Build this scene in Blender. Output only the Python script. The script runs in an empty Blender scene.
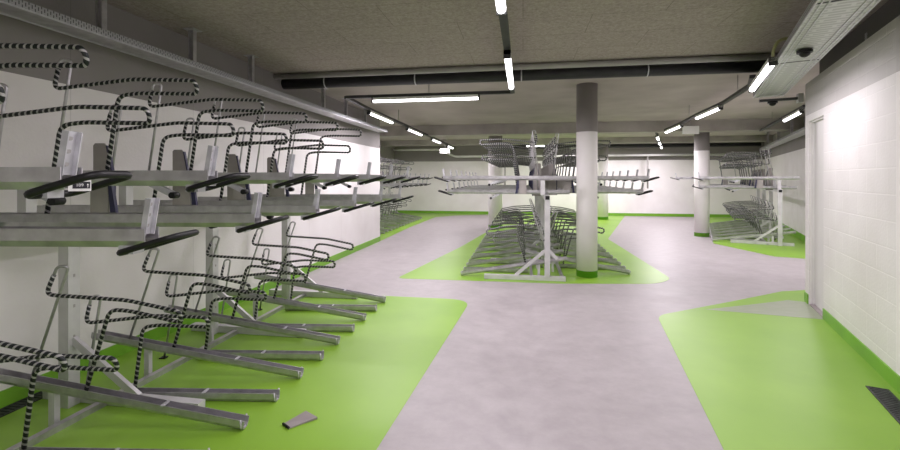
import bpy, math, random
from mathutils import Vector, Matrix
random.seed(4)
C = bpy.context.scene.collection
sc = bpy.context.scene
PI = math.pi

# ------------------------------------------------------------------ materials
def new_mat(name):
    m = bpy.data.materials.new(name); m.use_nodes = True
    nt = m.node_tree
    b = nt.nodes.get('Principled BSDF')
    return m, nt, b

def N(nt, t, **kw):
    n = nt.nodes.new(t)
    for k, v in kw.items():
        if k in n.inputs: n.inputs[k].default_value = v
        else: setattr(n, k, v)
    return n

def rgb(c): return (c[0], c[1], c[2], 1.0)

def ramp(nt, stops, interp='LINEAR'):
    r = nt.nodes.new('ShaderNodeValToRGB'); cr = r.color_ramp; cr.interpolation = interp
    while len(cr.elements) > 1: cr.elements.remove(cr.elements[-1])
    cr.elements[0].position = stops[0][0]; cr.elements[0].color = rgb(stops[0][1])
    for p, c in stops[1:]:
        e = cr.elements.new(p); e.color = rgb(c)
    return r

def noisy(name, c1, c2, scale=8.0, rough=.6, metal=0.0, bump=0.0, bscale=60.0, detail=5.0, spec=.5, stretch=None):
    m, nt, b = new_mat(name); L = nt.links
    geo = N(nt, 'ShaderNodeTexCoord')
    src = geo.outputs['Object']
    if stretch:
        mp = nt.nodes.new('ShaderNodeMapping'); mp.inputs['Scale'].default_value = stretch
        L.new(src, mp.inputs['Vector']); src = mp.outputs['Vector']
    n = N(nt, 'ShaderNodeTexNoise', Scale=scale, Detail=detail)
    L.new(src, n.inputs['Vector'])
    r = ramp(nt, [(.3, c1), (.7, c2)])
    L.new(n.outputs['Fac'], r.inputs['Fac']); L.new(r.outputs['Color'], b.inputs['Base Color'])
    b.inputs['Roughness'].default_value = rough; b.inputs['Metallic'].default_value = metal
    b.inputs['Specular IOR Level'].default_value = spec
    if bump:
        n2 = N(nt, 'ShaderNodeTexNoise', Scale=bscale, Detail=4.0); L.new(src, n2.inputs['Vector'])
        bp = N(nt, 'ShaderNodeBump', Strength=bump, Distance=.01)
        L.new(n2.outputs['Fac'], bp.inputs['Height']); L.new(bp.outputs['Normal'], b.inputs['Normal'])
    return m

GREY_P = (.285, .268, .264)
WHITE_P = (.86, .835, .84)

def wall_mat(name, zcut, low=WHITE_P, high=GREY_P, brick=False, green_to=None, panel=False):
    m, nt, b = new_mat(name); L = nt.links
    geo = nt.nodes.new('ShaderNodeNewGeometry')
    sep = nt.nodes.new('ShaderNodeSeparateXYZ'); L.new(geo.outputs['Position'], sep.inputs[0])
    mx = nt.nodes.new('ShaderNodeMix'); mx.data_type = 'RGBA'
    gt = N(nt, 'ShaderNodeMath', operation='GREATER_THAN'); gt.inputs[1].default_value = zcut
    L.new(sep.outputs['Z'], gt.inputs[0]); L.new(gt.outputs[0], mx.inputs['Factor'])
    mx.inputs['A'].default_value = rgb(low); mx.inputs['B'].default_value = rgb(high)
    col = mx.outputs['Result']
    if green_to:
        lt = N(nt, 'ShaderNodeMath', operation='LESS_THAN'); lt.inputs[1].default_value = green_to
        L.new(sep.outputs['Z'], lt.inputs[0])
        m2 = nt.nodes.new('ShaderNodeMix'); m2.data_type = 'RGBA'
        L.new(lt.outputs[0], m2.inputs['Factor']); L.new(col, m2.inputs['A']); m2.inputs['B'].default_value = (.16, .42, .03, 1)
        col = m2.outputs['Result']
    no = N(nt, 'ShaderNodeTexNoise', Scale=1.6, Detail=6.0); L.new(geo.outputs['Position'], no.inputs['Vector'])
    rr = ramp(nt, [(.3, (.93, .92, .91)), (.7, (1.04, 1.04, 1.04))]); L.new(no.outputs['Fac'], rr.inputs['Fac'])
    mu = nt.nodes.new('ShaderNodeMix'); mu.data_type = 'RGBA'; mu.blend_type = 'MULTIPLY'; mu.inputs['Factor'].default_value = 1
    L.new(col, mu.inputs['A']); L.new(rr.outputs['Color'], mu.inputs['B']); col = mu.outputs['Result']
    n2 = N(nt, 'ShaderNodeTexNoise', Scale=45.0, Detail=3.0); L.new(geo.outputs['Position'], n2.inputs['Vector'])
    height = n2.outputs['Fac']; dist = .003
    if brick or panel:
        uv = nt.nodes.new('ShaderNodeUVMap')
        bt = nt.nodes.new('ShaderNodeTexBrick')
        bt.inputs['Scale'].default_value = 1.0
        bt.inputs['Color1'].default_value = (.955, .955, .955, 1); bt.inputs['Color2'].default_value = (.925, .925, .925, 1)
        if brick:
            bt.inputs['Mortar'].default_value = (1.0, 1.0, 1.0, 1)
            bt.inputs['Brick Width'].default_value = .40; bt.inputs['Row Height'].default_value = .197
            bt.inputs['Mortar Size'].default_value = .006; bt.inputs['Mortar Smooth'].default_value = .3
        else:
            bt.inputs['Mortar'].default_value = (.80, .80, .80, 1)
            bt.inputs['Brick Width'].default_value = 1.25; bt.inputs['Row Height'].default_value = 4.0
            bt.offset = 0.0
            bt.inputs['Mortar Size'].default_value = .004
        L.new(uv.outputs['UV'], bt.inputs['Vector'])
        m3 = nt.nodes.new('ShaderNodeMix'); m3.data_type = 'RGBA'; m3.blend_type = 'MULTIPLY'; m3.inputs['Factor'].default_value = 1
        L.new(col, m3.inputs['A']); L.new(bt.outputs['Color'], m3.inputs['B']); col = m3.outputs['Result']
        if brick:
            ad = N(nt, 'ShaderNodeMath', operation='MULTIPLY_ADD'); ad.inputs[1].default_value = -1.2
            L.new(bt.outputs['Fac'], ad.inputs[0]); L.new(n2.outputs['Fac'], ad.inputs[2]); height = ad.outputs[0]
    L.new(col, b.inputs['Base Color'])
    bp = N(nt, 'ShaderNodeBump', Strength=.5, Distance=dist); L.new(height, bp.inputs['Height'])
    L.new(bp.outputs['Normal'], b.inputs['Normal'])
    b.inputs['Roughness'].default_value = .62; b.inputs['Specular IOR Level'].default_value = .3
    return m

def striped_mat():
    m, nt, b = new_mat('striped_rubber'); L = nt.links
    uv = nt.nodes.new('ShaderNodeUVMap'); sep = nt.nodes.new('ShaderNodeSeparateXYZ'); L.new(uv.outputs['UV'], sep.inputs[0])
    a = N(nt, 'ShaderNodeMath', operation='MULTIPLY'); a.inputs[1].default_value = 1/.032; L.new(sep.outputs['X'], a.inputs[0])
    s = N(nt, 'ShaderNodeMath', operation='ADD'); L.new(a.outputs[0], s.inputs[0]); L.new(sep.outputs['Y'], s.inputs[1])
    f = N(nt, 'ShaderNodeMath', operation='FRACT'); L.new(s.outputs[0], f.inputs[0])
    g = N(nt, 'ShaderNodeMath', operation='GREATER_THAN'); g.inputs[1].default_value = .35; L.new(f.outputs[0], g.inputs[0])
    mx = nt.nodes.new('ShaderNodeMix'); mx.data_type = 'RGBA'; L.new(g.outputs[0], mx.inputs['Factor'])
    mx.inputs['A'].default_value = (.44, .435, .43, 1); mx.inputs['B'].default_value = (.006, .010, .011, 1)
    L.new(mx.outputs['Result'], b.inputs['Base Color'])
    b.inputs['Roughness'].default_value = .5
    iv = N(nt, 'ShaderNodeMath', operation='MULTIPLY_ADD'); iv.inputs[1].default_value = -.25; iv.inputs[2].default_value = .25
    L.new(g.outputs[0], iv.inputs[0]); L.new(iv.outputs[0], b.inputs['Metallic'])
    return m

def slot_mat(name, c, dark, bw, rh, mort, off=.5, metal=.5):
    """galvanised sheet with punched slots, laid out in the sheet's own UV metres"""
    m, nt, b = new_mat(name); L = nt.links
    uv = nt.nodes.new('ShaderNodeUVMap')
    bt = nt.nodes.new('ShaderNodeTexBrick'); bt.inputs['Scale'].default_value = 1.0; bt.offset = off
    bt.inputs['Brick Width'].default_value = bw; bt.inputs['Row Height'].default_value = rh
    bt.inputs['Mortar Size'].default_value = mort; bt.inputs['Mortar Smooth'].default_value = .1
    bt.inputs['Color1'].default_value = rgb(dark); bt.inputs['Color2'].default_value = rgb(dark); bt.inputs['Mortar'].default_value = rgb(c)
    L.new(uv.outputs['UV'], bt.inputs['Vector']); L.new(bt.outputs['Color'], b.inputs['Base Color'])
    b.inputs['Metallic'].default_value = metal; b.inputs['Roughness'].default_value = .45
    return m

def floor_mat():
    m, nt, b = new_mat('grey_floor_coating'); L = nt.links
    geo = nt.nodes.new('ShaderNodeNewGeometry')
    n1 = N(nt, 'ShaderNodeTexNoise', Scale=1.6, Detail=9.0, Roughness=.68); L.new(geo.outputs['Position'], n1.inputs['Vector'])
    mp = nt.nodes.new('ShaderNodeMapping'); mp.inputs['Scale'].default_value = (1.0, 1.15, 1); L.new(geo.outputs['Position'], mp.inputs['Vector'])
    n2 = N(nt, 'ShaderNodeTexNoise', Scale=5.5, Detail=8.0, Roughness=.7); L.new(mp.outputs['Vector'], n2.inputs['Vector'])
    av = N(nt, 'ShaderNodeMath', operation='ADD'); L.new(n1.outputs['Fac'], av.inputs[0]); L.new(n2.outputs['Fac'], av.inputs[1])
    hv = N(nt, 'ShaderNodeMath', operation='MULTIPLY'); hv.inputs[1].default_value = .5; L.new(av.outputs[0], hv.inputs[0])
    r = ramp(nt, [(.36, (.325, .300, .305)), (.5, (.375, .347, .352)), (.64, (.425, .397, .402))]); L.new(hv.outputs[0], r.inputs['Fac'])
    L.new(r.outputs['Color'], b.inputs['Base Color'])
    rr = ramp(nt, [(.3, (.40, .40, .40)), (.7, (.55, .55, .55))]); L.new(n1.outputs['Fac'], rr.inputs['Fac']); L.new(rr.outputs['Color'], b.inputs['Roughness'])
    b.inputs['Specular IOR Level'].default_value = .4
    return m

def ceiling_mat():
    m, nt, b = new_mat('wood_wool_boards'); L = nt.links
    geo = nt.nodes.new('ShaderNodeNewGeometry')
    sep = nt.nodes.new('ShaderNodeSeparateXYZ'); L.new(geo.outputs['Position'], sep.inputs[0])
    n = N(nt, 'ShaderNodeTexNoise', Scale=34.0, Detail=6.0, Roughness=.75); L.new(geo.outputs['Position'], n.inputs['Vector'])
    r = ramp(nt, [(.3, (.26, .224, .206)), (.7, (.47, .418, .39))]); L.new(n.outputs['Fac'], r.inputs['Fac'])
    uv = nt.nodes.new('ShaderNodeUVMap')
    bt = nt.nodes.new('ShaderNodeTexBrick'); bt.inputs['Scale'].default_value = 1.0; bt.offset = .5
    bt.inputs['Brick Width'].default_value = 1.2; bt.inputs['Row Height'].default_value = .5; bt.inputs['Mortar Size'].default_value = .003
    bt.inputs['Color1'].default_value = (1, 1, 1, 1); bt.inputs['Color2'].default_value = (.94, .94, .94, 1); bt.inputs['Mortar'].default_value = (.62, .6, .58, 1)
    L.new(uv.outputs['UV'], bt.inputs['Vector'])
    mu = nt.nodes.new('ShaderNodeMix'); mu.data_type = 'RGBA'; mu.blend_type = 'MULTIPLY'; mu.inputs['Factor'].default_value = 1
    L.new(r.outputs['Color'], mu.inputs['A']); L.new(bt.outputs['Color'], mu.inputs['B'])
    n3 = N(nt, 'ShaderNodeTexNoise', Scale=1.4, Detail=5.0); L.new(geo.outputs['Position'], n3.inputs['Vector'])
    r3 = ramp(nt, [(.3, (.41, .366, .348)), (.7, (.51, .462, .44))]); L.new(n3.outputs['Fac'], r3.inputs['Fac'])
    gt = N(nt, 'ShaderNodeMath', operation='GREATER_THAN'); gt.inputs[1].default_value = 5.75; L.new(sep.outputs['Y'], gt.inputs[0])
    mx = nt.nodes.new('ShaderNodeMix'); mx.data_type = 'RGBA'; L.new(gt.outputs[0], mx.inputs['Factor'])
    L.new(mu.outputs['Result'], mx.inputs['A']); L.new(r3.outputs['Color'], mx.inputs['B'])
    L.new(mx.outputs['Result'], b.inputs['Base Color'])
    bp = N(nt, 'ShaderNodeBump', Strength=.5, Distance=.008); L.new(n.outputs['Fac'], bp.inputs['Height']); L.new(bp.outputs['Normal'], b.inputs['Normal'])
    b.inputs['Roughness'].default_value = .95; b.inputs['Specular IOR Level'].default_value = .1
    return m

def glow_mat(name, c, s):
    m, nt, b = new_mat(name)
    b.inputs['Base Color'].default_value = (.9, .9, .9, 1); b.inputs['Emission Color'].default_value = rgb(c); b.inputs['Emission Strength'].default_value = s
    return m

M = dict(
    galv=noisy('galvanised_steel', (.42, .41, .43), (.60, .59, .615), 14, .36, .75, detail=7),
    galv_light=noisy('bright_galvanised_steel', (.46, .46, .49), (.62, .62, .65), 20, .45, .4),
    post=noisy('galvanised_post', (.55, .545, .555), (.68, .675, .685), 6, .5, .35),
    stripe=striped_mat(),
    black=noisy('black_rubber', (.007, .007, .008), (.014, .014, .015), 30, .45, spec=.3),
    white_plastic=noisy('white_plastic', (.80, .80, .80), (.86, .86, .86), 5, .4),
    board=noisy('grey_fibre_board', (.29, .27, .26), (.36, .335, .32), 9, .6),
    navy=noisy('navy_edge_colour', (.022, .022, .06), (.034, .034, .085), 9, .45),  # near-even navy colour along one edge of the end plates
    green=noisy('green_floor_coating', (.195, .385, .028), (.265, .480, .046), .9, .42, 0, .0, detail=7, spec=.4),
    wedge=noisy('worn_pale_floor', (.27, .33, .20), (.33, .36, .27), 6, .4, stretch=(1, 5, 1)),
    greenbase=noisy('green_baseboard_paint', (.15, .37, .022), (.19, .44, .03), 2.5, .45),
    grate=noisy('black_grating', (.018, .018, .022), (.060, .060, .066), 16, .5, .2, .6, 30),
    pipe=noisy('black_wrapped_pipe', (.010, .010, .012), (.022, .022, .026), 5, .55, .0, .3, 12, stretch=(1, 1, 3)),
    greypipe=noisy('pale_grey_pipe', (.30, .29, .28), (.38, .37, .36), 4, .55),
    conduit=noisy('white_conduit', (.80, .80, .79), (.88, .88, .87), 4, .5),
    concrete=noisy('grey_concrete', (.34, .315, .295), (.46, .43, .405), 2.2, .9, 0, .3, 25),
    track=noisy('dark_track', (.030, .029, .032), (.046, .045, .049), 10, .5),
    door=noisy('white_door_paint', (.70, .68, .68), (.76, .74, .74), 2, .5),
    cable=noisy('yellow_green_cable', (.42, .42, .22), (.50, .50, .28), 9, .5),
    plate=noisy('worn_grey_plate', (.30, .265, .265), (.38, .34, .34), 7, .5, .2),
    glow=glow_mat('lit_diffuser', (1.0, .975, .99), 7.0),
    tray_slot=slot_mat('slotted_galvanised_side', (.44, .44, .47), (.12, .12, .13), .034, .018, .006),
    tray_floor=slot_mat('punched_galvanised_sheet', (.56, .57, .56), (.40, .41, .40), .20, .055, .012),
    signblack=noisy('black_sign_face', (.010, .010, .016), (.016, .016, .024), 5, .4),
    ceil=ceiling_mat(), floor=floor_mat(),
    wall=wall_mat('two_tone_wall_paint', 2.20, panel=True),
    wallplain=wall_mat('two_tone_wall_paint_plain', 2.20),
    block=wall_mat('painted_blockwork', 2.25, brick=True, high=(.58, .56, .56)),
    smooth=wall_mat('painted_concrete', 2.25, high=(.50, .48, .48)),
    upper=wall_mat('shaded_upper_strip', 9.0, low=(.10, .095, .092)),  # dark base colour stands in for shade in the gap above the blockwork
    pillar=wall_mat('pillar_paint', 2.20, green_to=.10),
)

# ------------------------------------------------------------------ mesh helpers
class MB:
    def __init__(s): s.v = []; s.f = []; s.uv = []; s.sm = []; s.mi = []
    def face(s, idx, uvs=None, smooth=False, mi=0):
        s.f.append(idx); s.uv.append(uvs or [(0, 0)] * len(idx)); s.sm.append(smooth); s.mi.append(mi)
    def box(s, x0, x1, y0, y1, z0, z1, mat=None, mi=0):
        p = [Vector((x, y, z)) for z in (z0, z1) for y in (y0, y1) for x in (x0, x1)]
        if mat is not None: p = [mat @ q for q in p]
        n = len(s.v); s.v += [tuple(q) for q in p]
        dx, dy, dz = x1 - x0, y1 - y0, z1 - z0
        for q, (a, b) in (((0, 2, 3, 1), (dy, dx)), ((4, 5, 7, 6), (dx, dy)), ((0, 1, 5, 4), (dx, dz)), ((2, 6, 7, 3), (dz, dx)), ((0, 4, 6, 2), (dz, dy)), ((1, 3, 7, 5), (dy, dz))):
            s.face([n + i for i in q], [(0, 0), (a, 0), (a, b), (0, b)], mi=mi)
        return s
    def prism(s, prof, axis_pts, close=True, caps=True, mi=0, smooth=False):
        """prof = list of (a,b) in the plane across the run, axis_pts=[(origin, A, B), ...] frames along the run"""
        n0 = len(s.v); k = len(prof); d = 0.0; ds = []; per = [0.0]
        for i in range(k):
            j = (i + 1) % k; per.append(per[-1] + math.hypot(prof[j][0] - prof[i][0], prof[j][1] - prof[i][1]))
        prev = None
        for o, A, B in axis_pts:
            o = Vector(o); d += (o - prev).length if prev is not None else 0; prev = o; ds.append(d)
            for a, b in prof: s.v.append(tuple(o + Vector(A) * a + Vector(B) * b))
        m = len(axis_pts)
        for r in range(m - 1):
            for i in range(k if close else k - 1):
                j = (i + 1) % k
                s.face([n0 + r*k + i, n0 + r*k + j, n0 + (r+1)*k + j, n0 + (r+1)*k + i],
                       [(ds[r], per[i]), (ds[r], per[i+1]), (ds[r+1], per[i+1]), (ds[r+1], per[i])], smooth, mi)
        if caps and close:
            s.face([n0 + i for i in range(k)][::-1], mi=mi); s.face([n0 + (m-1)*k + i for i in range(k)], mi=mi)
        return s
    def tube(s, pts, r, sides=8, caps=True, mi=0):
        pts = [Vector(p) for p in pts]; n0 = len(s.v); m = len(pts); d = 0.0
        t0 = (pts[1] - pts[0]).normalized()
        up = Vector((0, 0, 1)) if abs(t0.z) < .9 else Vector((1, 0, 0))
        u = t0.cross(up).normalized(); ds = []
        for i in range(m):
            if i: d += (pts[i] - pts[i-1]).length
            ds.append(d)
            t = (pts[min(i+1, m-1)] - pts[max(i-1, 0)])
            t = t.normalized() if t.length > 1e-9 else t0
            u = (u - t * u.dot(t)).normalized(); w = t.cross(u)
            for k in range(sides):
                a = 2*PI*k/sides; s.v.append(tuple(pts[i] + (u*math.cos(a) + w*math.sin(a)) * r))
        for i in range(m - 1):
            for k in range(sides):
                j = (k+1) % sides
                s.face([n0+i*sides+k, n0+i*sides+j, n0+(i+1)*sides+j, n0+(i+1)*sides+k],
                       [(ds[i], k/sides), (ds[i], (k+1)/sides), (ds[i+1], (k+1)/sides), (ds[i+1], k/sides)], True, mi)
        if caps:
            s.face([n0 + k for k in range(sides)][::-1], mi=mi); s.face([n0 + (m-1)*sides + k for k in range(sides)], mi=mi)
        return s
    def bar(s, p0, p1, w, h, mi=0):
        p0, p1 = Vector(p0), Vector(p1); t = (p1 - p0).normalized()
        up = Vector((0, 0, 1)) if abs(t.z) < .95 else Vector((1, 0, 0))
        A = t.cross(up).normalized(); B = A.cross(t).normalized()
        return s.prism([(-w/2, -h/2), (w/2, -h/2), (w/2, h/2), (-w/2, h/2)], [(p0, A, B), (p1, A, B)], mi=mi)
    def build(s, name, mat, parent=None, bevel=0.0):
        me = bpy.data.meshes.new(name)
        me.from_pydata(s.v, [], s.f)
        uvl = me.uv_layers.new(name='UVMap'); k = 0
        for uvs in s.uv:
            for c in uvs: uvl.data[k].uv = c; k += 1
        for p, sm, mi in zip(me.polygons, s.sm, s.mi): p.use_smooth = sm; p.material_index = mi
        for mm in (mat if isinstance(mat, (list, tuple)) else [mat]): me.materials.append(mm)
        me.update()
        o = bpy.data.objects.new(name, me); C.objects.link(o)
        if parent: o.parent = parent
        if bevel:
            b = o.modifiers.new('bevel', 'BEVEL'); b.width = bevel; b.segments = 2; b.limit_method = 'ANGLE'
        return o

def fillet(pts, r, seg=5, step=None):
    """round the corners of a polyline"""
    P = [Vector(p) for p in pts]; out = [P[0]]
    for i in range(1, len(P) - 1):
        a, b, c = P[i-1], P[i], P[i+1]
        rr = min(r, (a-b).length*.48, (c-b).length*.48)
        p, q = b + (a-b).normalized()*rr, b + (c-b).normalized()*rr
        for k in range(seg + 1):
            t = k/seg; out.append(p*(1-t)**2 + b*2*t*(1-t) + q*t*t)
    out.append(P[-1])
    return out

def empty(name, loc=(0, 0, 0), rz=0.0):
    o = bpy.data.objects.new(name, None); C.objects.link(o); o.location = loc; o.rotation_euler = (0, 0, rz); o.empty_display_size = .1
    return o
def tag(o, label, cat, group=None):
    o['label'] = label; o['category'] = cat
    if group: o['group'] = group
    return o
def struct(o, label=None):
    o['kind'] = 'structure'
    if label: o['label'] = label
    return o

CH = {}
def note_children(o):
    CH[o.name] = [c for c in C.objects if c.parent == o]
def copy_tree(root, depth=0):
    kids = [c for c in root.children] if depth or root.name not in CH else CH[root.name]
    c = root.copy(); C.objects.link(c)
    for k in kids:
        kc = copy_tree(k, depth + 1); kc.parent = c
    return c

# ------------------------------------------------------------------ camera
CAM_H = 1.5
AX = math.atan(73/440)
cam = bpy.data.cameras.new('camera'); co = bpy.data.objects.new('camera', cam); C.objects.link(co)
co.location = (0, 0, CAM_H); co.rotation_euler = (PI/2, 0, AX)
cam.sensor_width = 36; cam.lens = 440/900*36; cam.shift_y = -(225 - 178)/900
cam.clip_start = .05; cam.clip_end = 80
sc.camera = co

# ------------------------------------------------------------------ setting
CEIL = 2.93
def plane(name, pts, z, mat, flip=False):
    mb = MB(); mb.v = [(x, y, z) for x, y in pts]
    idx = list(range(len(pts)))
    mb.face(idx[::-1] if flip else idx, [(x, y) for x, y in (pts[::-1] if flip else pts)])
    return mb.build(name, mat)

ROOM = [(-3.5, -2.2), (1.6, -2.2), (9.6, 18.5), (-5.8, 18.5), (-5.8, 9.9), (-3.5, 9.9)]
def slab(name, pts, z0, z1, mat):
    mb = MB(); n = len(pts)
    mb.v = [(x, y, z0) for x, y in pts] + [(x, y, z1) for x, y in pts]
    mb.face(list(range(n))[::-1], [pts[i] for i in range(n)][::-1]); mb.face([n+i for i in range(n)], list(pts))
    for i in range(n):
        j = (i+1) % n; mb.face([i, j, n+j, n+i])
    return mb.build(name, mat)
BIG = [(-6.2, -2.4), (11, -2.4), (11, 19), (-6.2, 19)]
struct(slab('floor', BIG, -.15, 0, M['floor']))
struct(slab('ceiling', BIG, CEIL, CEIL + .2, M['ceil']))

def wall(name, p0, p1, z0, z1, mat, th=.2, side=1):
    """inner face runs p0->p1; thickness to the 'side' of it"""
    p0, p1 = Vector((*p0, 0)), Vector((*p1, 0)); t = (p1-p0); L = t.length; t /= L
    nrm = Vector((t.y, -t.x, 0)) * side
    mb = MB()
    mat4 = Matrix(((t.x, nrm.x, 0, p0.x), (t.y, nrm.y, 0, p0.y), (0, 0, 1, 0), (0, 0, 0, 1)))
    mb.box(0, L, 0, th, z0, z1, mat4)
    for q in range(len(mb.f)):       # lay the UVs out in wall metres
        mb.uv[q] = [((Vector(mb.v[i]) - p0).dot(t), mb.v[i][2]) for i in mb.f[q]]
    return struct(mb.build(name, mat))

XL = -3.36
wall('wall_left', (XL, -2.2), (XL, 10.06), 0, CEIL, M['wall'], side=-1)
wall('wall_left_return', (XL - .2, 10.06), (-5.6, 10.06), 0, CEIL, M['wallplain'], side=-1)
wall('wall_far_left', (-5.45, 10.06), (-5.45, 18.4), 0, CEIL, M['wallplain'], side=-1)
wall('wall_rear', (-5.6, 18.3), (9.4, 18.3), 0, CEIL, M['wallplain'], side=-1)
wall('wall_behind', (-3.56, -2.2), (1.2, -2.2), 0, CEIL, M['wallplain'], side=1)
# near right block
RS = math.tan(math.radians(18.0))
CR = Vector((3.395, 6.0)); ud = Vector((math.sin(math.radians(18)), math.cos(math.radians(18)))); un = Vector((ud.y, -ud.x))
def rp(s, off=0.0): v = CR - ud*s + un*off; return (v.x, v.y)      # s metres towards the camera from the corner, off metres into the wall
wall('wall_right', rp(.76), rp(2.52), 0, 2.64, M['block'], side=-1)
wall('wall_right_smooth', rp(2.52), rp(8.6), 0, 2.64, M['smooth'], side=-1)
wall('wall_right_pier', rp(0), rp(.16), 0, 2.64, M['block'], side=-1)
wall('wall_right_lintel', rp(.16), rp(.76), 2.17, 2.64, M['block'], side=-1)
ret = CR + un*1.25
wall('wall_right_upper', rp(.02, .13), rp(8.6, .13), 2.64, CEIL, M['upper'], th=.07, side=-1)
wall('wall_right_return', rp(0, .2), (ret.x, ret.y), 0, CEIL, M['smooth'], side=1)
u20 = Vector((math.sin(math.radians(20)), math.cos(math.radians(20)))); n20 = Vector((u20.y, -u20.x))
W0 = Vector((6.13, 10.5))
a = W0 - u20*5.6; b_ = W0 + u20*8.6
wall('wall_far_right', (a.x, a.y), (b_.x, b_.y), 0, CEIL, M['wall'], side=1)

# door in the near right block
dr = empty('door_1', (*rp(.46, .07), 0), math.atan2(-ud.y, -ud.x)); struct(dr, 'white steel door set back in the block wall')
MB().box(-.28, .28, -.02, .02, .012, 2.155).build('door_leaf', M['door'], dr, .003)
f = MB(); f.box(-.302, -.28, -.05, .03, 0, 2.17); f.box(.28, .302, -.05, .03, 0, 2.17); f.box(-.28, .28, -.05, .03, 2.152, 2.17); f.build('door_frame', M['door'], dr)
h = MB(); h.tube([(.235, .02, 1.05), (.235, .055, 1.05), (.14, .058, 1.05)], .009); h.box(.222, .248, .018, .026, .98, 1.10)
h.build('door_handle', M['black'], dr)
MB().box(-.28, .28, -.07, .07, 0, .012).build('door_sill', M['plate'], dr)
for o in dr.children: pass

def strip(name, p0, p1, h, th, mat, side=1, z0=0.0):
    p0, p1 = Vector((*p0, 0)), Vector((*p1, 0)); t = (p1-p0); L = t.length; t /= L; nrm = Vector((t.y, -t.x, 0))*side
    mat4 = Matrix(((t.x, nrm.x, 0, p0.x), (t.y, nrm.y, 0, p0.y), (0, 0, 1, 0), (0, 0, 0, 1)))
    return struct(MB().box(0, L, 0, th, z0, z0 + h, mat4).build(name, mat))
strip('baseboard_left', (XL, -2.2), (XL, 10.06), .11, .012, M['greenbase'], 1)
strip('baseboard_left_return', (XL, 10.07), (-5.44, 10.07), .11, .012, M['greenbase'], 1)
strip('baseboard_far_left', (-5.45, 10.1), (-5.45, 18.3), .11, .012, M['greenbase'], 1)
strip('baseboard_rear', (-5.44, 18.3), (8.9, 18.3), .11, .012, M['greenbase'], 1)
strip('baseboard_right', rp(.775), rp(8.5), .115, .012, M['greenbase'], 1)
strip('baseboard_right_pier', rp(0), rp(.15), .115, .012, M['greenbase'], 1)
strip('baseboard_right_return', rp(0, 0), (ret.x, ret.y), .115, .012, M['greenbase'], -1)
strip('baseboard_far_right', (a.x, a.y), (b_.x, b_.y), .16, .012, M['greenbase'], -1)

def rounded(pts, rad, seg=6):
    out = []; n = len(pts)
    for i in range(n):
        r = rad.get(i, 0); b = Vector(pts[i])
        if not r: out.append(tuple(b)); continue
        a_, c_ = Vector(pts[i-1]), Vector(pts[(i+1) % n])
        p, q = b + (a_-b).normalized()*r, b + (c_-b).normalized()*r
        for k in range(seg+1):
            t = k/seg; v = p*(1-t)**2 + b*2*t*(1-t) + q*t*t; out.append((v.x, v.y))
    return out
g1 = rounded([(XL, -2.1), (-.92, -2.1), (-.80, 2.3), (-.63, 5.38), (XL, 5.38)], {3: .3})
struct(slab('floor_green_left', g1, 0, .002, M['green']))
g2 = rounded([(.55, -1.2), rp(7.4), rp(.0), (ret.x, ret.y), (4.2, 6.75), (3.38, 6.46), (2.5, 5.83), (1.44, 5.10)], {7: .16})
struct(slab('floor_green_right', g2, 0, .002, M['green']))
struct(slab('floor_worn_wedge', [(2.05, 5.42), rp(.80), rp(.06), (3.2, 6.0), (2.7, 5.74)], .002, .003, M['wedge']))
g3 = rounded([(-1.86, 6.36), (.5, 6.42), (1.85, 6.62), (2.18, 6.95), (2.06, 11.3), (3.95, 18.2), (-.3, 18.2), (-1.0, 12.2), (-1.35, 9.4)], {2: .2, 3: .25, 0: .12})
struct(slab('floor_green_island', g3, 0, .002, M['green']))
struct(slab('floor_green_far_left', [(-5.4, 10.1), (-3.35, 10.1), (-3.4, 13.0), (-3.3, 16.6), (-2.6, 17.5), (-1.0, 18.2), (-5.4, 18.2)], 0, .002, M['green']))
c = Vector((4.72, 11.05))
q = [(W0 - u20*1.6), (W0 - u20*1.6 - n20*.9), c - n20*.35 - u20*.25, c - n20*.42 + u20*7.5, W0 + u20*8]
struct(slab('floor_green_far_right', [(v.x, v.y) for v in q], 0, .002, M['green']))

# ceiling beam and pillars
struct(MB().box(-5.4, 7.2, 11.7, 12.15, CEIL - .27, CEIL).build('trim_1', M['concrete']), 'concrete beam across the ceiling')
struct(MB().box(-5.4, 8.4, 16.2, 16.5, CEIL - .2, CEIL).build('trim_2', M['concrete']), 'far concrete beam across the ceiling')
def pillar(x, y, r, lab):
    mb = MB(); n = 40
    mb.prism([(r*math.cos(2*PI*i/n), r*math.sin(2*PI*i/n)) for i in range(n)], [((x, y, 0), (1, 0, 0), (0, 1, 0)), ((x, y, CEIL), (1, 0, 0), (0, 1, 0))], smooth=True)
    o = mb.build('pillar', M['pillar']); return struct(o, lab)
pillar(.965, 6.99, .155, 'round white pillar with a green foot in front of the middle rack')
pillar(4.55, 12.26, .175, 'round white pillar beside the far right rack')
pillar(-.82, 13.3, .21, 'round white pillar behind the middle rack')
pillar(2.84, 16.7, .21, 'round white pillar far behind the front pillar')

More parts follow.
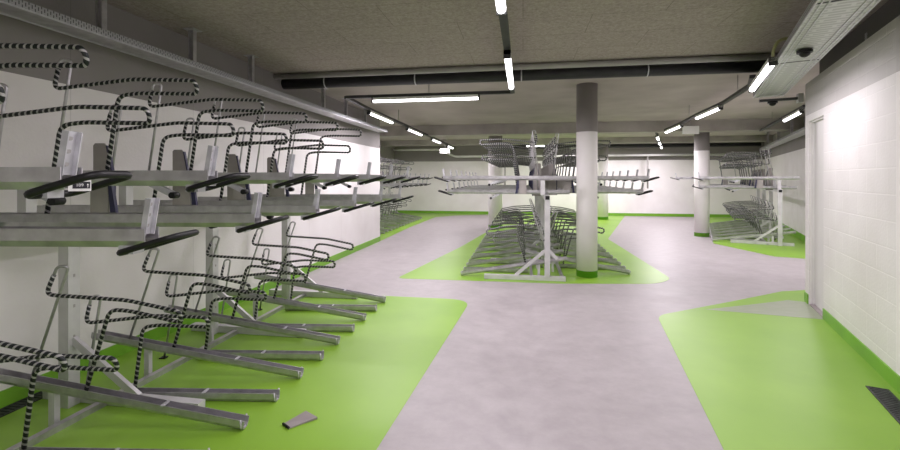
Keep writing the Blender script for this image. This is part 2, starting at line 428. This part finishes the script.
# ------------------------------------------------------------------ bike rack units
PITCH = .3375
def hoop_paths(dx=0, dz=0, sh=0, fx=0, zb=0):
    leg = fillet([(.105 + dx, zb, .010), (.200 + dx, .64 + dz, .010), (.215 + dx, .735 + dz, .010), (.168 + dx, .735 + dz, -.012), (.160 + dx, .68 + dz, -.018)], .028, 6)
    body = fillet([(.160 + dx, .68 + dz, -.018), (.135 + dx, .555 + dz, -.022), (.62 + dx, .612 + dz, -.022), (.985 + dx - sh, .603 + dz, -.022), (1.0 + dx - sh, .565 + dz, -.010), (.985 + dx - sh, .528 + dz, .006), (.62 + dx, .536 + dz, .016), (.500 + dx, .520 + dz, .018), (.43 + dx + fx, .0, .004)], .05, 6)
    return leg, body
def place_hoop(root, base, slope, **kw):
    """base(x) = height of the channel floor, slope = its angle"""
    leg, body = hoop_paths(**kw); cs, sn = math.cos(slope), math.sin(slope)
    tf = lambda p: Vector((p.x + p.y*sn, p.z, base(p.x) + p.y*cs))
    MB().tube([tf(p) for p in body], .0118, 8).build('wheel_hoop', M['stripe'], root)['label'] = 'black and silver striped hoop'
    MB().tube([tf(p) for p in leg], .0085, 8).build('hoop_leg', M['galv'], root)

def channel(mb, x0, z0, x1, z1, w, h, t=.004, rnd=True):
    """U gutter from (x0,z0) to (x1,z1): floor height at each end"""
    w2 = w/2
    o = [(-w2, h), (-w2, h*.35), (-w2*.62, 0), (w2*.62, 0), (w2, h*.35), (w2, h)]
    i = [(w2 - t, h), (w2 - t, h*.35 + t*.5), (w2*.62 - t*.4, t), (-w2*.62 + t*.4, t), (-w2 + t, h*.35 + t*.5), (-w2 + t, h)]
    lip_o = [(-w2 - .008, h), (-w2 - .008, h - t)]
    prof = o + i
    a = math.atan2(z1 - z0, x1 - x0); up = (-math.sin(a), 0, math.cos(a))
    mb.prism(prof, [((x0, 0, z0), (0, 1, 0), up), ((x1, 0, z1), (0, 1, 0), up)])
    return mb

def make_lower(inclined):
    r = empty('floor_bike_rail')
    if inclined:
        z0, z1, x0, x1 = .285, .006, -.30, 1.285
    else:
        z0, z1, x0, x1 = .006, .004, .262, 1.295
    base = lambda x: z0 + (z1 - z0)*(x - x0)/(x1 - x0)
    slope = -math.atan2(z1 - z0, x1 - x0)
    channel(MB(), x0, z0, x1, z1, .064, .058).build('wheel_channel', M['galv'], r)
    if inclined: place_hoop(r, lambda x: base(x) + .02, slope, dx=-.145, sh=.05, fx=.02)
    else: place_hoop(r, lambda x: base(x) + .012, slope, dx=-.145, dz=-.055, sh=.03, fx=.02, zb=-.012)
    mb = MB(); xx = x1 - .010; w = .036
    pts = [(xx, -w, base(xx) + .064), (xx, -w, base(xx) + .020), (xx, -w*.55, base(xx) + .001), (xx, w*.55, base(xx) + .001), (xx, w, base(xx) + .020), (xx, w, base(xx) + .064)]
    mb.tube(pts, .0055, 6)
    mb.build('end_ring', M['galv_light'], r)
    xx = .80
    MB().box(xx - .008, xx + .008, -.034, .034, base(xx) + .050, base(xx) + .060).build('cross_clip', M['galv_light'], r)
    if inclined:
        MB().box(.10, .136, -.020, .020, .0, base(.118) + .004).build('support_leg', M['post'], r)
    else:
        MB().box(-.065, -.015, -.022, .022, .0, .010).build('rubber_foot', M['black'], r)
    note_children(r); return r

def make_upper(high):
    r = empty('upper_bike_tray')
    h = .068
    x0, x1 = -.36, 1.565
    channel(MB(), x0, 0, x1, 0, .078, h).build('tray', M['galv'], r)
    place_hoop(r, lambda x: .012, 0.0)
    # pull handle: a rounded loop tilted up towards the aisle
    hx0, hx1, hw = 1.49, 1.70, .078
    zz = lambda x: -.016 + (x - hx0)/(hx1 - hx0)*.062
    P = [(hx0, 0, zz(hx0)), (hx0, -hw, zz(hx0)), (hx1, -hw, zz(hx1)), (hx1, hw, zz(hx1)), (hx0, hw, zz(hx0)), (hx0, 0, zz(hx0))]
    hd = MB().tube(fillet(P, .045, 5), .0118, 8).build('pull_handle', M['black'], r); hd['label'] = 'black rubber loop handle'
    MB().box(1.46, 1.515, -.028, .028, -.026, .008).build('handle_clamp', M['galv_light'], hd)
    # upright perforated bracket at the aisle end
    s = MB(); lean = Matrix.Translation((1.54, 0, .045)) @ Matrix.Rotation(math.radians(9), 4, 'Y')
    s.box(-.003, .003, -.024, .024, 0, .135, lean); s.box(-.003, .018, .021, .025, 0, .135, lean); s.box(-.003, .018, -.025, -.021, 0, .135, lean)
    for zc in (.035, .075, .115):
        n = 10; ring = [(.0, .0)]
        s.prism([(.009*math.cos(2*PI*i/n), .009*math.sin(2*PI*i/n)) for i in range(n)],
                [(lean @ Vector((-.0036, 0, zc)), (0, 1, 0), (0, 0, 1)), (lean @ Vector((.0036, 0, zc)), (0, 1, 0), (0, 0, 1))], mi=1)
    s.build('upright_bracket', [M['galv_light'], M['greypipe']], r)
    # roller carried under the tray
    b = MB(); b.bar((.72, -.018, .0), (.845, -.018, -.062), .006, .03); b.bar((.72, .018, .0), (.845, .018, -.062), .006, .03)
    rb = b.build('roller_bracket', M['galv_light'], r)
    MB().tube([(.855, -.028, -.068), (.855, .028, -.068)], .019, 14).build('roller', M['black'], rb)
    if not high:
        pm = MB(); lean = Matrix.Translation((.12, -.048, -.03))
        prof = [(0, 0), (.125, 0), (.125, .30), (.085, .50), (.075, .515), (.012, .515), (0, .50)]
        pm.prism(prof, [((.07, -.052, -.03), (1, 0, 0), (0, 0, 1)), ((.07, -.043, -.03), (1, 0, 0), (0, 0, 1))])
        ep = pm.build('end_plate', M['board'], r); ep['label'] = 'grey board end plate'
        bm_ = MB(); bm_.prism([(.126, 0), (.138, 0), (.138, .29), (.096, .50), (.086, .50), (.126, .30)], [((.07, -.054, -.03), (1, 0, 0), (0, 0, 1)), ((.07, -.030, -.03), (1, 0, 0), (0, 0, 1))])
        bm_.build('edge_strip', M['navy'], ep)['label'] = 'navy blue edge strip'
    else:
        pm = MB()
        pm.prism([(0, 0), (.11, 0), (.11, .20), (0, .20)], [((.30, .046, -.20), (1, 0, 0), (0, 0, 1)), ((.30, .054, -.20), (1, 0, 0), (0, 0, 1))])
        ep = pm.build('end_plate', M['board'], r); ep['label'] = 'grey board end plate'
        bm_ = MB(); bm_.prism([(.112, .20), (.135, .20), (.165, .0), (.130, .0)], [((.30, .042, -.20), (1, 0, 0), (0, 0, 1)), ((.30, .066, -.20), (1, 0, 0), (0, 0, 1))])
        bm_.build('edge_strip', M['navy'], ep)['label'] = 'navy blue edge strip'
    note_children(r); return r

PROTO = {}
USED = set()
def unit(kind, loc, rz):
    if kind not in PROTO:
        PROTO[kind] = make_lower(kind == 'incl') if kind in ('incl', 'flat') else make_upper(kind == 'high')
        o = PROTO[kind]
    else: o = copy_tree(PROTO[kind])
    o.location = loc; o.rotation_euler = (0, 0, rz)
    return o

ORD = ['first', 'second', 'third', 'fourth', 'fifth', 'sixth', 'seventh', 'eighth', 'ninth', 'tenth', 'eleventh', 'twelfth']
def nth(i, n):
    if i == 0: return 'nearest'
    if i == n - 1: return 'farthest'
    return ORD[i] + ' from the near end'
ZH, ZL = 1.465, 1.247
def rack_units(where, key, posf, angle, uk, lk):
    """posf(k) -> world xy of the unit origin; uk, lk = positions in view on the upper and lower tier"""
    for par, kind, word, cat in ((0, 'high', 'high', 'up'), (1, 'low', 'low', 'up'), (0, 'incl', 'sloping', 'lo'), (1, 'flat', 'flat', 'lo')):
        ks = [k for k in (uk if cat == 'up' else lk) if k % 2 == par]
        for i, k in enumerate(ks):
            x, y = posf(k)
            if cat == 'up':
                if (key, k) in SKIP: continue
                o = unit(kind, (x, y, ZH if kind == 'high' else ZL), angle)
                tag(o, '%s galvanised upper bike tray, %s, %s' % (word, where, nth(i, len(ks))), 'bike tray', 'upper bike trays on the ' + key)
            else:
                o = unit(kind, (x, y, 0), angle)
                tag(o, '%s galvanised floor bike rail, %s, %s' % (word, where, nth(i, len(ks))), 'bike rail', 'floor bike rails on the ' + key)
            yield_units.append((k, kind, o))
yield_units = []
SKIP = {('far right rack', 3)}

def frame(label, origin, xdir, ydir, posts, y_end, risers, both=False, y_beg=None, fo=.07):
    """local x = towards the aisle, y = along the row (metres)"""
    X, Y = Vector((*xdir, 0)), Vector((*ydir, 0)); O = Vector((*origin, 0))
    W = Matrix(((X.x, Y.x, 0, O.x), (X.y, Y.y, 0, O.y), (0, 0, 1, 0), (0, 0, 0, 1)))
    r = empty('rack_frame', (O.x, O.y, 0)); tag(r, label, 'rack frame')
    W = Matrix.Translation(-O) @ W
    y0 = (posts[0] - .06) if y_beg is None else y_beg
    for y in posts:
        p = MB()
        p.box(-.0385, .0385, y - .0385, y - .0345, .068 if abs(fo) < .03 else .0, 1.18, W); p.box(-.0385, -.0345, y - .0345, y + .0385, .068 if abs(fo) < .03 else .0, 1.18, W); p.box(.0345, .0385, y - .0345, y + .0385, .068 if abs(fo) < .03 else .0, 1.18, W)
        p.box(-.0345, .0345, y + .030, y + .034, .068 if abs(fo) < .03 else .0, 1.18, W)
        for z in (.25, .45, .65, .85, 1.05):
            p.box(-.039, -.0384, y - .007, y + .007, z, z + .02, W, mi=1); p.box(.0384, .039, y - .007, y + .007, z, z + .02, W, mi=1)
        p.build('post', [M['post'], M['greypipe']], r)
        fb = MB().box(-.26, .92, y + fo - .032, y + fo + .032, .004, .068, W).build('foot_bar', M['post'], r)
        MB().box(.86, .92, y + fo - .04, y + fo + .04, 0, .004, W).build('foot_pad', M['black'], fb)
        b = MB(); b.bar(W @ Vector((.03, y, .44)), W @ Vector((.46, y + fo*.9, .066)), .03, .045); b.build('brace', M['post'], r)
        if both:
            b = MB(); b.bar(W @ Vector((-.03, y, .44)), W @ Vector((-.14, y, .32)), .03, .045); b.build('brace', M['post'], r)
    bm = MB().box(-.035, .035, y0, y_end, 1.18, 1.245, W).build('top_beam', M['post'], r)
    MB().box(-.03, .03, y0 - .006, y0, 1.185, 1.24, W).build('end_cap', M['black'], bm)
    MB().box(.205, .247, y0 + .06, y_end, .002, .040, W).build('floor_bar', M['galv'], r)
    if both: MB().box(-.247, -.205, y0 + .06, y_end, .002, .040, W).build('floor_bar', M['galv'], r)
    for (x, y) in risers:
        MB().box(x - .032, x + .032, y - .03, y + .03, 1.245, ZH - .002, W).build('riser', M['post'], r)
    return r

# ---- left rack along the left wall (trays turned a few degrees)
SK = math.radians(8); SKU = math.radians(9.5)
LC = -2.91
NEAR = {-4: .055, -3: .012}
def left_pos(k): return (LC, 2.35 + NEAR.get(k, 0) + PITCH*k - (-1.945 - LC)*math.tan(SK))
rack_units('left wall rack', 'left wall rack', left_pos, SK, range(-4, 9), range(-2, 9))
frame('galvanised steel frame of the rack along the left wall', (LC - .04, 0), (1, 0), (0, 1), [1.09, 2.45, 3.80, 5.14], 5.3,
      [(-.02, left_pos(k)[1]) for k in range(-4, 9, 2)], y_beg=.75)
# ---- double sided rack in the middle
IC = .35
def isl_l(k): return (IC - .0, 6.70 + PITCH*k)
def isl_r(k): return (IC + .0, 7.20 + PITCH*k)
rack_units('middle rack left side', 'left side of the middle rack', isl_l, PI, range(0, 16), range(0, 16))
rack_units('middle rack right side', 'right side of the middle rack', isl_r, 0, range(0, 14), range(0, 14))
frame('galvanised steel frame of the double-sided middle rack', (IC, 0), (-1, 0), (0, 1), [6.57, 7.89, 9.24, 10.59, 11.93], 12.0,
      [(.06, isl_l(k)[1]) for k in range(0, 16, 2)], both=True, y_beg=6.53, fo=0)
# ---- rack along the far right wall
RC = Vector((5.60, 10.78))
def right_pos(k): v = RC + u20*(.10 + PITCH*k); return (v.x, v.y)
rack_units('far right rack', 'far right rack', right_pos, math.atan2(-n20.y, -n20.x), range(0, 13), range(0, 13))
frame('galvanised steel frame of the rack by the far right wall', tuple(RC), tuple(-n20), tuple(u20), [0, 1.40, 2.75, 4.1], 4.4,
      [(.0, .10 + PITCH*k) for k in range(0, 13, 2)], y_beg=-.05)
pulled = [o for k, kind, o in yield_units if kind == 'high' and k == 6][-1]
pulled.location = (pulled.location.x - n20.x*.57, pulled.location.y - n20.y*.57, ZH)
pulled['label'] = 'high galvanised upper bike tray of far right rack, pulled out into the aisle'
# ---- rack round the corner on the left
def fl_pos(k): return (-4.95, 11.0 + PITCH*k)
rack_units('far left rack', 'far left rack', fl_pos, 0, range(0, 15), range(0, 15))
frame('galvanised steel frame of the rack round the far left corner', (-4.95, 0), (1, 0), (0, 1), [10.9, 12.3, 13.65, 15.0, 15.95], 16.1,
      [(.0, fl_pos(k)[1]) for k in range(0, 15, 2)], y_beg=10.85)

# number card hung on the nearest handle
def text_mesh(body, size):
    cu = bpy.data.curves.new('t', 'FONT'); cu.body = body; cu.size = size; cu.align_x = 'CENTER'; cu.align_y = 'CENTER'; cu.extrude = .0002
    o = bpy.data.objects.new('t', cu); C.objects.link(o)
    dg = bpy.context.evaluated_depsgraph_get(); me = bpy.data.meshes.new_from_object(o.evaluated_get(dg))
    bpy.data.objects.remove(o); return me
nearest = [o for k, kind, o in yield_units if kind == 'high' and k == -4][0]
card = MB().box(-.027, .027, -.002, .002, -.017, .017).build('number_card', M['white_plastic'], nearest)
card.location = (1.592, -.002, .012); card.rotation_euler = (0, 0, math.radians(40)); card['label'] = 'white number card with black panel'
MB().box(-.017, .0245, -.0032, -.002, -.009, .0115).build('card_panel', M['signblack'], card)
me = text_mesh('109', .0125); me.materials.clear(); me.materials.append(M['white_plastic'])
t = bpy.data.objects.new('card_digits', me); C.objects.link(t); t.parent = card; t.location = (.000, -.0036, .001); t.rotation_euler = (PI/2, 0, 0)
ar = MB(); ar.prism([(-.003, .0), (.003, 0), (0, .005)], [((.019, -.0036, .001), (1, 0, 0), (0, 0, 1)), ((.019, -.0033, .001), (1, 0, 0), (0, 0, 1))]); ar.box(.0183, .0197, -.0036, -.0033, -.006, .001)
ar.build('card_arrow', M['white_plastic'], card)

# ------------------------------------------------------------------ lamps and tracks
LZ = 2.60
def lamp(p0, p1, label, power, group, z=None):
    z = LZ if z is None else z
    p0, p1 = Vector((*p0, z)), Vector((*p1, z)); L = (p1-p0).length; mid = (p0+p1)/2; rz = math.atan2(p1.y-p0.y, p1.x-p0.x)
    r = empty('tube_lamp', mid, rz); tag(r, label, 'lamp', group)
    hz = MB().box(-L/2, L/2, -.032, .032, .008, .045).build('housing', M['white_plastic'], r)
    n = 8; prof = [(-.030, .008)] + [(-.030*math.cos(PI*i/n), .006 - .030*math.sin(PI*i/n)) for i in range(n+1)] + [(.030, .008)]
    MB().prism(prof, [((-L/2 + .02, 0, 0), (0, 1, 0), (0, 0, 1)), ((L/2 - .02, 0, 0), (0, 1, 0), (0, 0, 1))]).build('diffuser', M['glow'], r)
    MB().box(-L/2, -L/2 + .02, -.033, .033, -.028, .046).build('end_cap', M['track'], r); MB().box(L/2 - .02, L/2, -.033, .033, -.028, .046).build('end_cap', M['track'], r)
    ld = bpy.data.lights.new('tube_light', 'AREA'); ld.shape = 'RECTANGLE'; ld.size = L*.94; ld.size_y = .05; ld.energy = power; ld.color = (1, .915, .99)
    lo = bpy.data.objects.new('tube_light', ld); C.objects.link(lo); lo.parent = r; lo.location = (0, 0, -.032)
    return r
P = 40
G = 'tube lamps on the ceiling tracks'
lamp((-.14, 1.46), (-.14, 2.92), 'lit white tube lamp of the middle row cut by the top edge of the photo', P, G)
lamp((-.14, -1.1), (-.14, .36), 'lit white tube lamp of the middle row directly overhead, nearest of its row', P, G)
lamp((-.14, 3.97), (-.14, 5.43), 'lit white tube lamp pointing at the middle rack, in front of the black pipe', P, G)
lamp((-2.13, 6.03), (-.585, 6.03), 'lit white tube lamp lying crosswise beyond the black pipe', P, G)
for i, (y0, y1) in enumerate(((7.1, 8.45), (9.6, 11.0), (12.3, 13.6), (14.9, 16.1))):
    lamp((-2.57, y0), (-2.57, y1), 'lit white tube lamp of the left lengthwise row, %s' % nth(i, 4), P, G)
lamp((2.13, 4.20), (2.57, 5.50), 'lit white tube lamp beside the cable tray by the block wall', P*.45, G, 2.50)
lamp((3.06, 7.5), (3.16, 8.75), 'lit white tube lamp of the right row past the block wall lamp', P, G)
lamp((3.30, 9.95), (3.41, 11.35), 'lit white tube lamp of the right row just before the beam', P, G)
for i, s0 in enumerate((.35, 2.3, 4.3)):
    d = Vector((.30, .954)); p = Vector((3.36, 11.95))
    lamp(tuple(p + d*s0), tuple(p + d*(s0 + 1.3)), 'small lit tube lamp behind the beam at right, %s' % nth(i, 3), P*1.35, G)
lamp((4.56, 8.15), (4.96, 9.4), 'lit white tube lamp between block wall corner and far right rack', P, G)
lamp((.1, 15.4), (.75, 15.4), 'lit crosswise tube lamp seen through the middle rack hoops', P*1.35, G)
lamp((1.75, 17.2), (3.0, 17.2), 'lit crosswise tube lamp near the rear wall right of the front pillar', P*1.35, G)
lamp((-5.0, 12.6), (-5.0, 14.0), 'lit tube lamp above the far left rack round the corner', P, G)

def track(pts, label, hang=()):
    r = empty('lamp_track', (*pts[0], LZ)); tag(r, label, 'track')
    o = Vector((*pts[0], LZ)); mb = MB()
    for p, q in zip(pts[:-1], pts[1:]):
        mb.bar(Vector((*p, LZ + .066)) - o, Vector((*q, LZ + .066)) - o, .06, .04)
    mb.build('rail', M['track'], r)
    for x, y in hang:
        MB().tube([Vector((x, y, LZ + .08)) - o, Vector((x, y, CEIL)) - o], .006, 6).build('hanger', M['greypipe'], r)
    return r
track([(-.14, -1.3), (-.14, 6.03), (-2.52, 6.03), (-2.57, 6.9), (-2.57, 16.4)], 'long dark lamp track running up the middle and along the left row',
      [(-.14, 1.2), (-.14, 3.4), (-.14, 5.2), (-1.3, 6.03), (-2.57, 8.9), (-2.57, 11.3), (-2.57, 14.2)])
track([(2.60, 5.55), (2.83, 6.1), (3.06, 7.4), (3.16, 8.75), (3.30, 9.9), (3.41, 11.4)], 'dark lamp track of the right row from the cable tray to the beam', [(2.95, 6.7), (3.22, 9.3)])
track([(3.36, 11.95), (5.14, 17.6)], 'dark lamp track behind the beam at right', [(4.1, 14.3), (4.75, 16.35)])
track([(4.5, 7.95), (5.75, 11.9)], 'dark lamp track above the far right rack', [(5.3, 10.5)])

# emergency sign boxes
def sign_box(x, y, z, w, h, rz, label):
    r = empty('sign_box', (x, y, z), rz); tag(r, label, 'sign box')
    MB().box(-w/2, w/2, -.03, .03, -h/2, h/2).build('box', M['white_plastic'], r, .006)
    MB().tube([(0, 0, h/2), (0, 0, CEIL - z)], .008, 8).build('hanger', M['greypipe'], r)
sign_box(4.0, 11.45, 2.66, .37, .19, .05, 'blank white box hanging in front of the beam above right pillar')
sign_box(-2.45, 13.8, 2.36, .32, .15, 0, 'blank white box hanging at the end of the left lamp row')

# ------------------------------------------------------------------ pipes
def pipe(name, pts, r, mat, label, cat='pipe', clamps=(), rad=.0, clamp_mat='galv'):
    o = Vector(pts[0]); root = empty(name, o); tag(root, label, cat)
    pp = [Vector(p) - o for p in pts]
    if rad: pp = fillet(pp, rad, 5)
    MB().tube(pp, r, 14).build('tube', mat, root)
    for (x, y, z) in clamps:
        mb = MB(); c = Vector((x, y, z)) - o
        d = (Vector(pts[1]) - Vector(pts[0])).normalized(); A = Vector((0, 0, 1)); B = d.cross(A).normalized()
        ring = [c + (A*math.cos(2*PI*k/16) + B*math.sin(2*PI*k/16))*(r + .004) for k in range(17)]
        mb.tube(ring, .008, 6, caps=False); mb.tube([c + A*(r + .004), Vector((c.x, c.y, CEIL - o.z))], .009, 6)
        mb.build('clamp', M['galv_light'], root)
PZ = 2.842
pipe('drain_pipe', [(XL, 5.80, PZ), (2.98, 5.80, PZ)], .078, M['pipe'], 'thick black wrapped pipe running across the ceiling', clamps=[(x, 5.80, PZ) for x in (-2.72, -1.43, -.02, 1.52)])
MB_ = None
pipe('ceiling_pipe', [(XL, 5.56, 2.886), (3.02, 5.56, 2.886)], .036, M['greypipe'], 'pale grey pipe close under the ceiling above the black pipe')
pipe('conduit', [(-5.4, 17.9, 2.68), (-3.45, 17.9, 2.68), (-2.75, 17.9, 2.38), (8.6, 17.9, 2.38)], .04, M['conduit'], 'thin pale conduit stepping down along the rear wall', cat='conduit', rad=.1)
pipe('rear_pipe', [(-.9, 17.6, 2.72), (8.5, 17.6, 2.72)], .07, M['pipe'], 'black pipe high along the rear wall')
pipe('wall_pole', [(4.72, 17.9, 1.10), (4.72, 17.9, 2.36)], .03, M['greypipe'], 'thin grey upright pole on the rear wall right of the front pillar', cat='pole')
pipe('wall_pole', [(-.72, 18.0, 1.10), (-.72, 18.0, 2.36)], .03, M['greypipe'], 'thin grey upright pole on the rear wall behind the left trays', cat='pole')

# ------------------------------------------------------------------ cable trays
def cable_tray(p0, p1, z, w, h, label, wide, side, hang):
    """p0->p1 = line under the middle of the tray; side=+1: slotted flange faces right of the run"""
    p0, p1 = Vector((*p0, z)), Vector((*p1, z)); t = (p1-p0); L = t.length; t /= L; nr = Vector((t.y, -t.x, 0))
    W = Matrix(((t.x, nr.x, 0, 0), (t.y, nr.y, 0, 0), (0, 0, 1, 0), (0, 0, 0, 1)))
    r = empty('cable_tray', p0); tag(r, label, 'cable tray')
    b = MB(); b.box(0, L, -w/2, w/2, 0, .003, W)
    b.build('tray_floor', M['tray_floor' if wide else 'galv'], r)
    for sgn in (-1, 1):
        s = MB(); s.box(0, L, sgn*w/2 - .002, sgn*w/2 + .002, 0, h, W); s.box(0, L, sgn*(w/2 - .008) - .008, sgn*(w/2 - .008) + .008, h - .004, h, W)
        s.build('side_flange', M['tray_slot'], r)
        s = MB(); s.box(0, L, sgn*(w/2 + .002) - .006, sgn*(w/2 + .002) + .006, -.004, .008, W); s.build('edge_rib', M['galv_light'], r)
    if wide:
        for off in (-.42, -.30, .30, .42):
            MB().box(0, L, off*w - .004, off*w + .004, -.006, 0, W).build('floor_rib', M['galv_light'], r)
        for s0 in (1.0, 2.6, 4.2):
            MB().box(s0 - .006, s0 + .006, -w/2, w/2, -.004, 0, W).build('joint', M['track'], r)
    for s0 in hang:
        hh = CEIL - z
        m = MB(); x = -w*.30 * side
        m.box(s0 - .003, s0 + .003, x - .025, x + .025, 0, hh, W); m.box(s0 - .022, s0 + .022, x - .027, x - .022, 0, hh, W); m.box(s0 - .022, s0 + .022, x + .022, x + .027, 0, hh, W)
        
        m.box(s0 - .06, s0 + .06, x - .06, x + .06, hh - .006, hh, W)
        m.build('hanger', M['galv'], r)
    return r
cable_tray((-3.085, -.6), (-3.085, 9.45), 2.52, .20, .055, 'long galvanised cable tray hung high along the left wall', False, 1, [2.5, 3.45, 4.38, 5.31, 7.2, 8.1, 9.1])
e0 = Vector((1.90, 2.65)); 
ce = Vector((3.13, 6.30)); cs_ = ce - Vector((math.sin(math.radians(20.2)), math.cos(math.radians(20.2))))*6.2
cable_tray(tuple(cs_), tuple(ce), 2.55, .31, .06, 'wide galvanised cable tray hung beside the block wall', True, -1, [1.2, 3.2, 5.0])
# brackets holding the tray to the wall
for s0 in (1.5, 2.35):
    x, y = rp(s0, .13)
    m = MB(); W = Matrix.Translation((0, 0, 0)); m.box(-.03, .03, -.012, .0, -.06, .06); m.box(-.02, .02, -.10, -.012, -.06, -.048)
    o = m.build('wall_bracket', M['galv_light']); o.location = (x, y, 2.75); o.rotation_euler = (0, 0, math.atan2(-ud.y, -ud.x) + PI)
    tag(o, 'small pale bracket on the block wall above the lamp glow, %s' % ('farther one' if s0 < 2 else 'nearer one'), 'bracket', 'brackets on the block wall')
# far right wall tray
fa, fb = W0 - u20*2.2 - n20*.22, W0 + u20*6.5 - n20*.22
cable_tray(tuple(fa), tuple(fb), 2.46, .2, .06, 'blue-grey cable tray high along the far right wall', False, 1, [1.2, 3.0, 5.0, 7.0])

# looped cable and sensors
o0 = Vector((2.87, 6.02, LZ + .05))
def at_depth(px, py, d):
    xc, zc = (px-450)/440*d, (178-py)/440*d
    return Vector((xc*math.cos(AX)-d*math.sin(AX), xc*math.sin(AX)+d*math.cos(AX), CAM_H + zc))
pts = [at_depth(*q) for q in ((773, 60, 3.82), (773, 50, 3.82), (778, 41, 3.82), (787, 38, 3.82), (792, 42, 3.82), (795, 54, 3.80))]
o = MB().tube(fillet(pts, .06, 5), .013, 8).build('cable', M['cable']); tag(o, 'yellow-green cable arching from lamp end to the wide cable tray', 'cable')
def sensor(x, y, z, label):
    r = empty('sensor', (x, y, z)); tag(r, label, 'sensor')
    n = 16; m = MB()
    for zz, rr in ((0, .055), (-.02, .055)): pass
    m.prism([(.055*math.cos(2*PI*i/n), .055*math.sin(2*PI*i/n)) for i in range(n)], [((0, 0, -.022), (1, 0, 0), (0, 1, 0)), ((0, 0, 0), (1, 0, 0), (0, 1, 0))])
    m.build('base', M['black'], r)
    d = MB(); rings = []
    for j in range(5):
        a_ = j/4*PI/2*.92; rings.append((.040*math.cos(a_), -.022 - .036*math.sin(a_)))
    for j in range(4):
        (r0, z0_), (r1, z1_) = rings[j], rings[j+1]; b0 = len(d.v)
        d.v += [(r0*math.cos(2*PI*i/n), r0*math.sin(2*PI*i/n), z0_) for i in range(n)] + [(r1*math.cos(2*PI*i/n), r1*math.sin(2*PI*i/n), z1_) for i in range(n)]
        for i in range(n): d.face([b0+i, b0+n+i, b0+n+(i+1) % n, b0+(i+1) % n], smooth=True)
    d.build('dome', M['black'], r)
sensor(2.27, 4.02, 2.543, 'black dome sensor under the wide cable tray')
br = empty('mounting_bar', (3.365, 6.02, 2.47), math.atan2(un.y, un.x)); tag(br, 'dark bar sticking out from the block wall corner', 'bar')
MB().box(-.42, -.0, .03, .09, .0, .03).build('bar', M['track'], br); MB().box(-.03, .02, .0, .12, -.04, .07).build('base', M['greypipe'], br)
v = Vector((3.365, 6.02)) - un*.28 + Vector((-un.y, un.x))*.06
sensor(v.x, v.y, 2.468, 'black dome sensor hanging from the dark bar at the wall corner')

# ------------------------------------------------------------------ things on the floor
pl = empty('folded_plate', (-1.42, 2.46, 0)); tag(pl, 'small folded grey plate lying on the green floor', 'plate')
def afl(px, py, z=0.0):
    xc, zc = (px-450)/440, (178-py)/440; X = xc*math.cos(AX)-math.sin(AX); Y = xc*math.sin(AX)+math.cos(AX); t_ = (z-CAM_H)/zc
    return Vector((X*t_, Y*t_, z))
A_, B_, C_, D_ = afl(283, 424.5, .004), afl(289, 429, .004), afl(317.5, 419, .004), afl(306, 413.5, .004)
mid = (A_+B_+C_+D_)/4; pl.location = (mid.x, mid.y, 0)
mb = MB(); off = Vector((mid.x, mid.y, 0))
lo = [q - off for q in (A_, B_, C_, D_)]
rise = [Vector((0, 0, .004)), Vector((0, 0, .006)), Vector((0, 0, .012)), Vector((0, 0, .018))]
mb.v = [tuple(q) for q in lo] + [tuple(q + r_) for q, r_ in zip(lo, rise)]
mb.face([3, 2, 1, 0]); mb.face([4, 5, 6, 7])
for i in range(4): j = (i+1) % 4; mb.face([i, j, 4+j, 4+i])
mb.build('sheet', M['plate'], pl)
mb = MB(); e1, e2 = lo[0], lo[1]; d_ = (e1 - e2).normalized(); mb.tube([e1 + Vector((0, 0, .006)), e2 + Vector((0, 0, .006))], .007, 8); mb.build('folded_edge', M['black'], pl)

def grate(p0, p1, w, label):
    p0, p1 = Vector((*p0, 0)), Vector((*p1, 0)); t = p1-p0; L = t.length
    r = empty('drain_grate', p0, math.atan2(t.y, t.x)); tag(r, label, 'drain grate')
    m = MB(); m.box(0, L, 0, .012, .002, .008); m.box(0, L, w - .012, w, .002, .008); m.box(0, .012, .012, w - .012, .002, .008); m.box(L - .012, L, .012, w - .012, .002, .008)
    m.build('rim', M['grate'], r)
    m = MB(); k = 0
    while .02 + k*.03 < L - .02:
        m.box(.014 + k*.03, .032 + k*.03, .012, w - .012, .002, .0065); k += 1
    m.box(.012, L - .012, .012, w - .012, .0018, .003)
    m.build('grid', M['grate'], r)
q0 = Vector(rp(2.57, -.055)); q1 = Vector(rp(4.6, -.055))
grate(tuple(q1), tuple(q0), .125, 'black drain grate in the green floor beside the block wall')
# mirrored so that it lies on the room side of the left baseboard
grate((-3.22, .2), (-3.22, 2.75), .115, 'black drain grate along the foot of the left wall')

# ------------------------------------------------------------------ world, look
w = bpy.data.worlds.new('world'); sc.world = w; w.use_nodes = True
bg = w.node_tree.nodes['Background']; bg.inputs[0].default_value = (.9, .95, 1, 1); bg.inputs[1].default_value = .0
sc.view_settings.view_transform = 'Standard'; sc.view_settings.look = 'None'; sc.view_settings.exposure = 0.0
sc.cycles.max_bounces = 10; sc.cycles.diffuse_bounces = 6
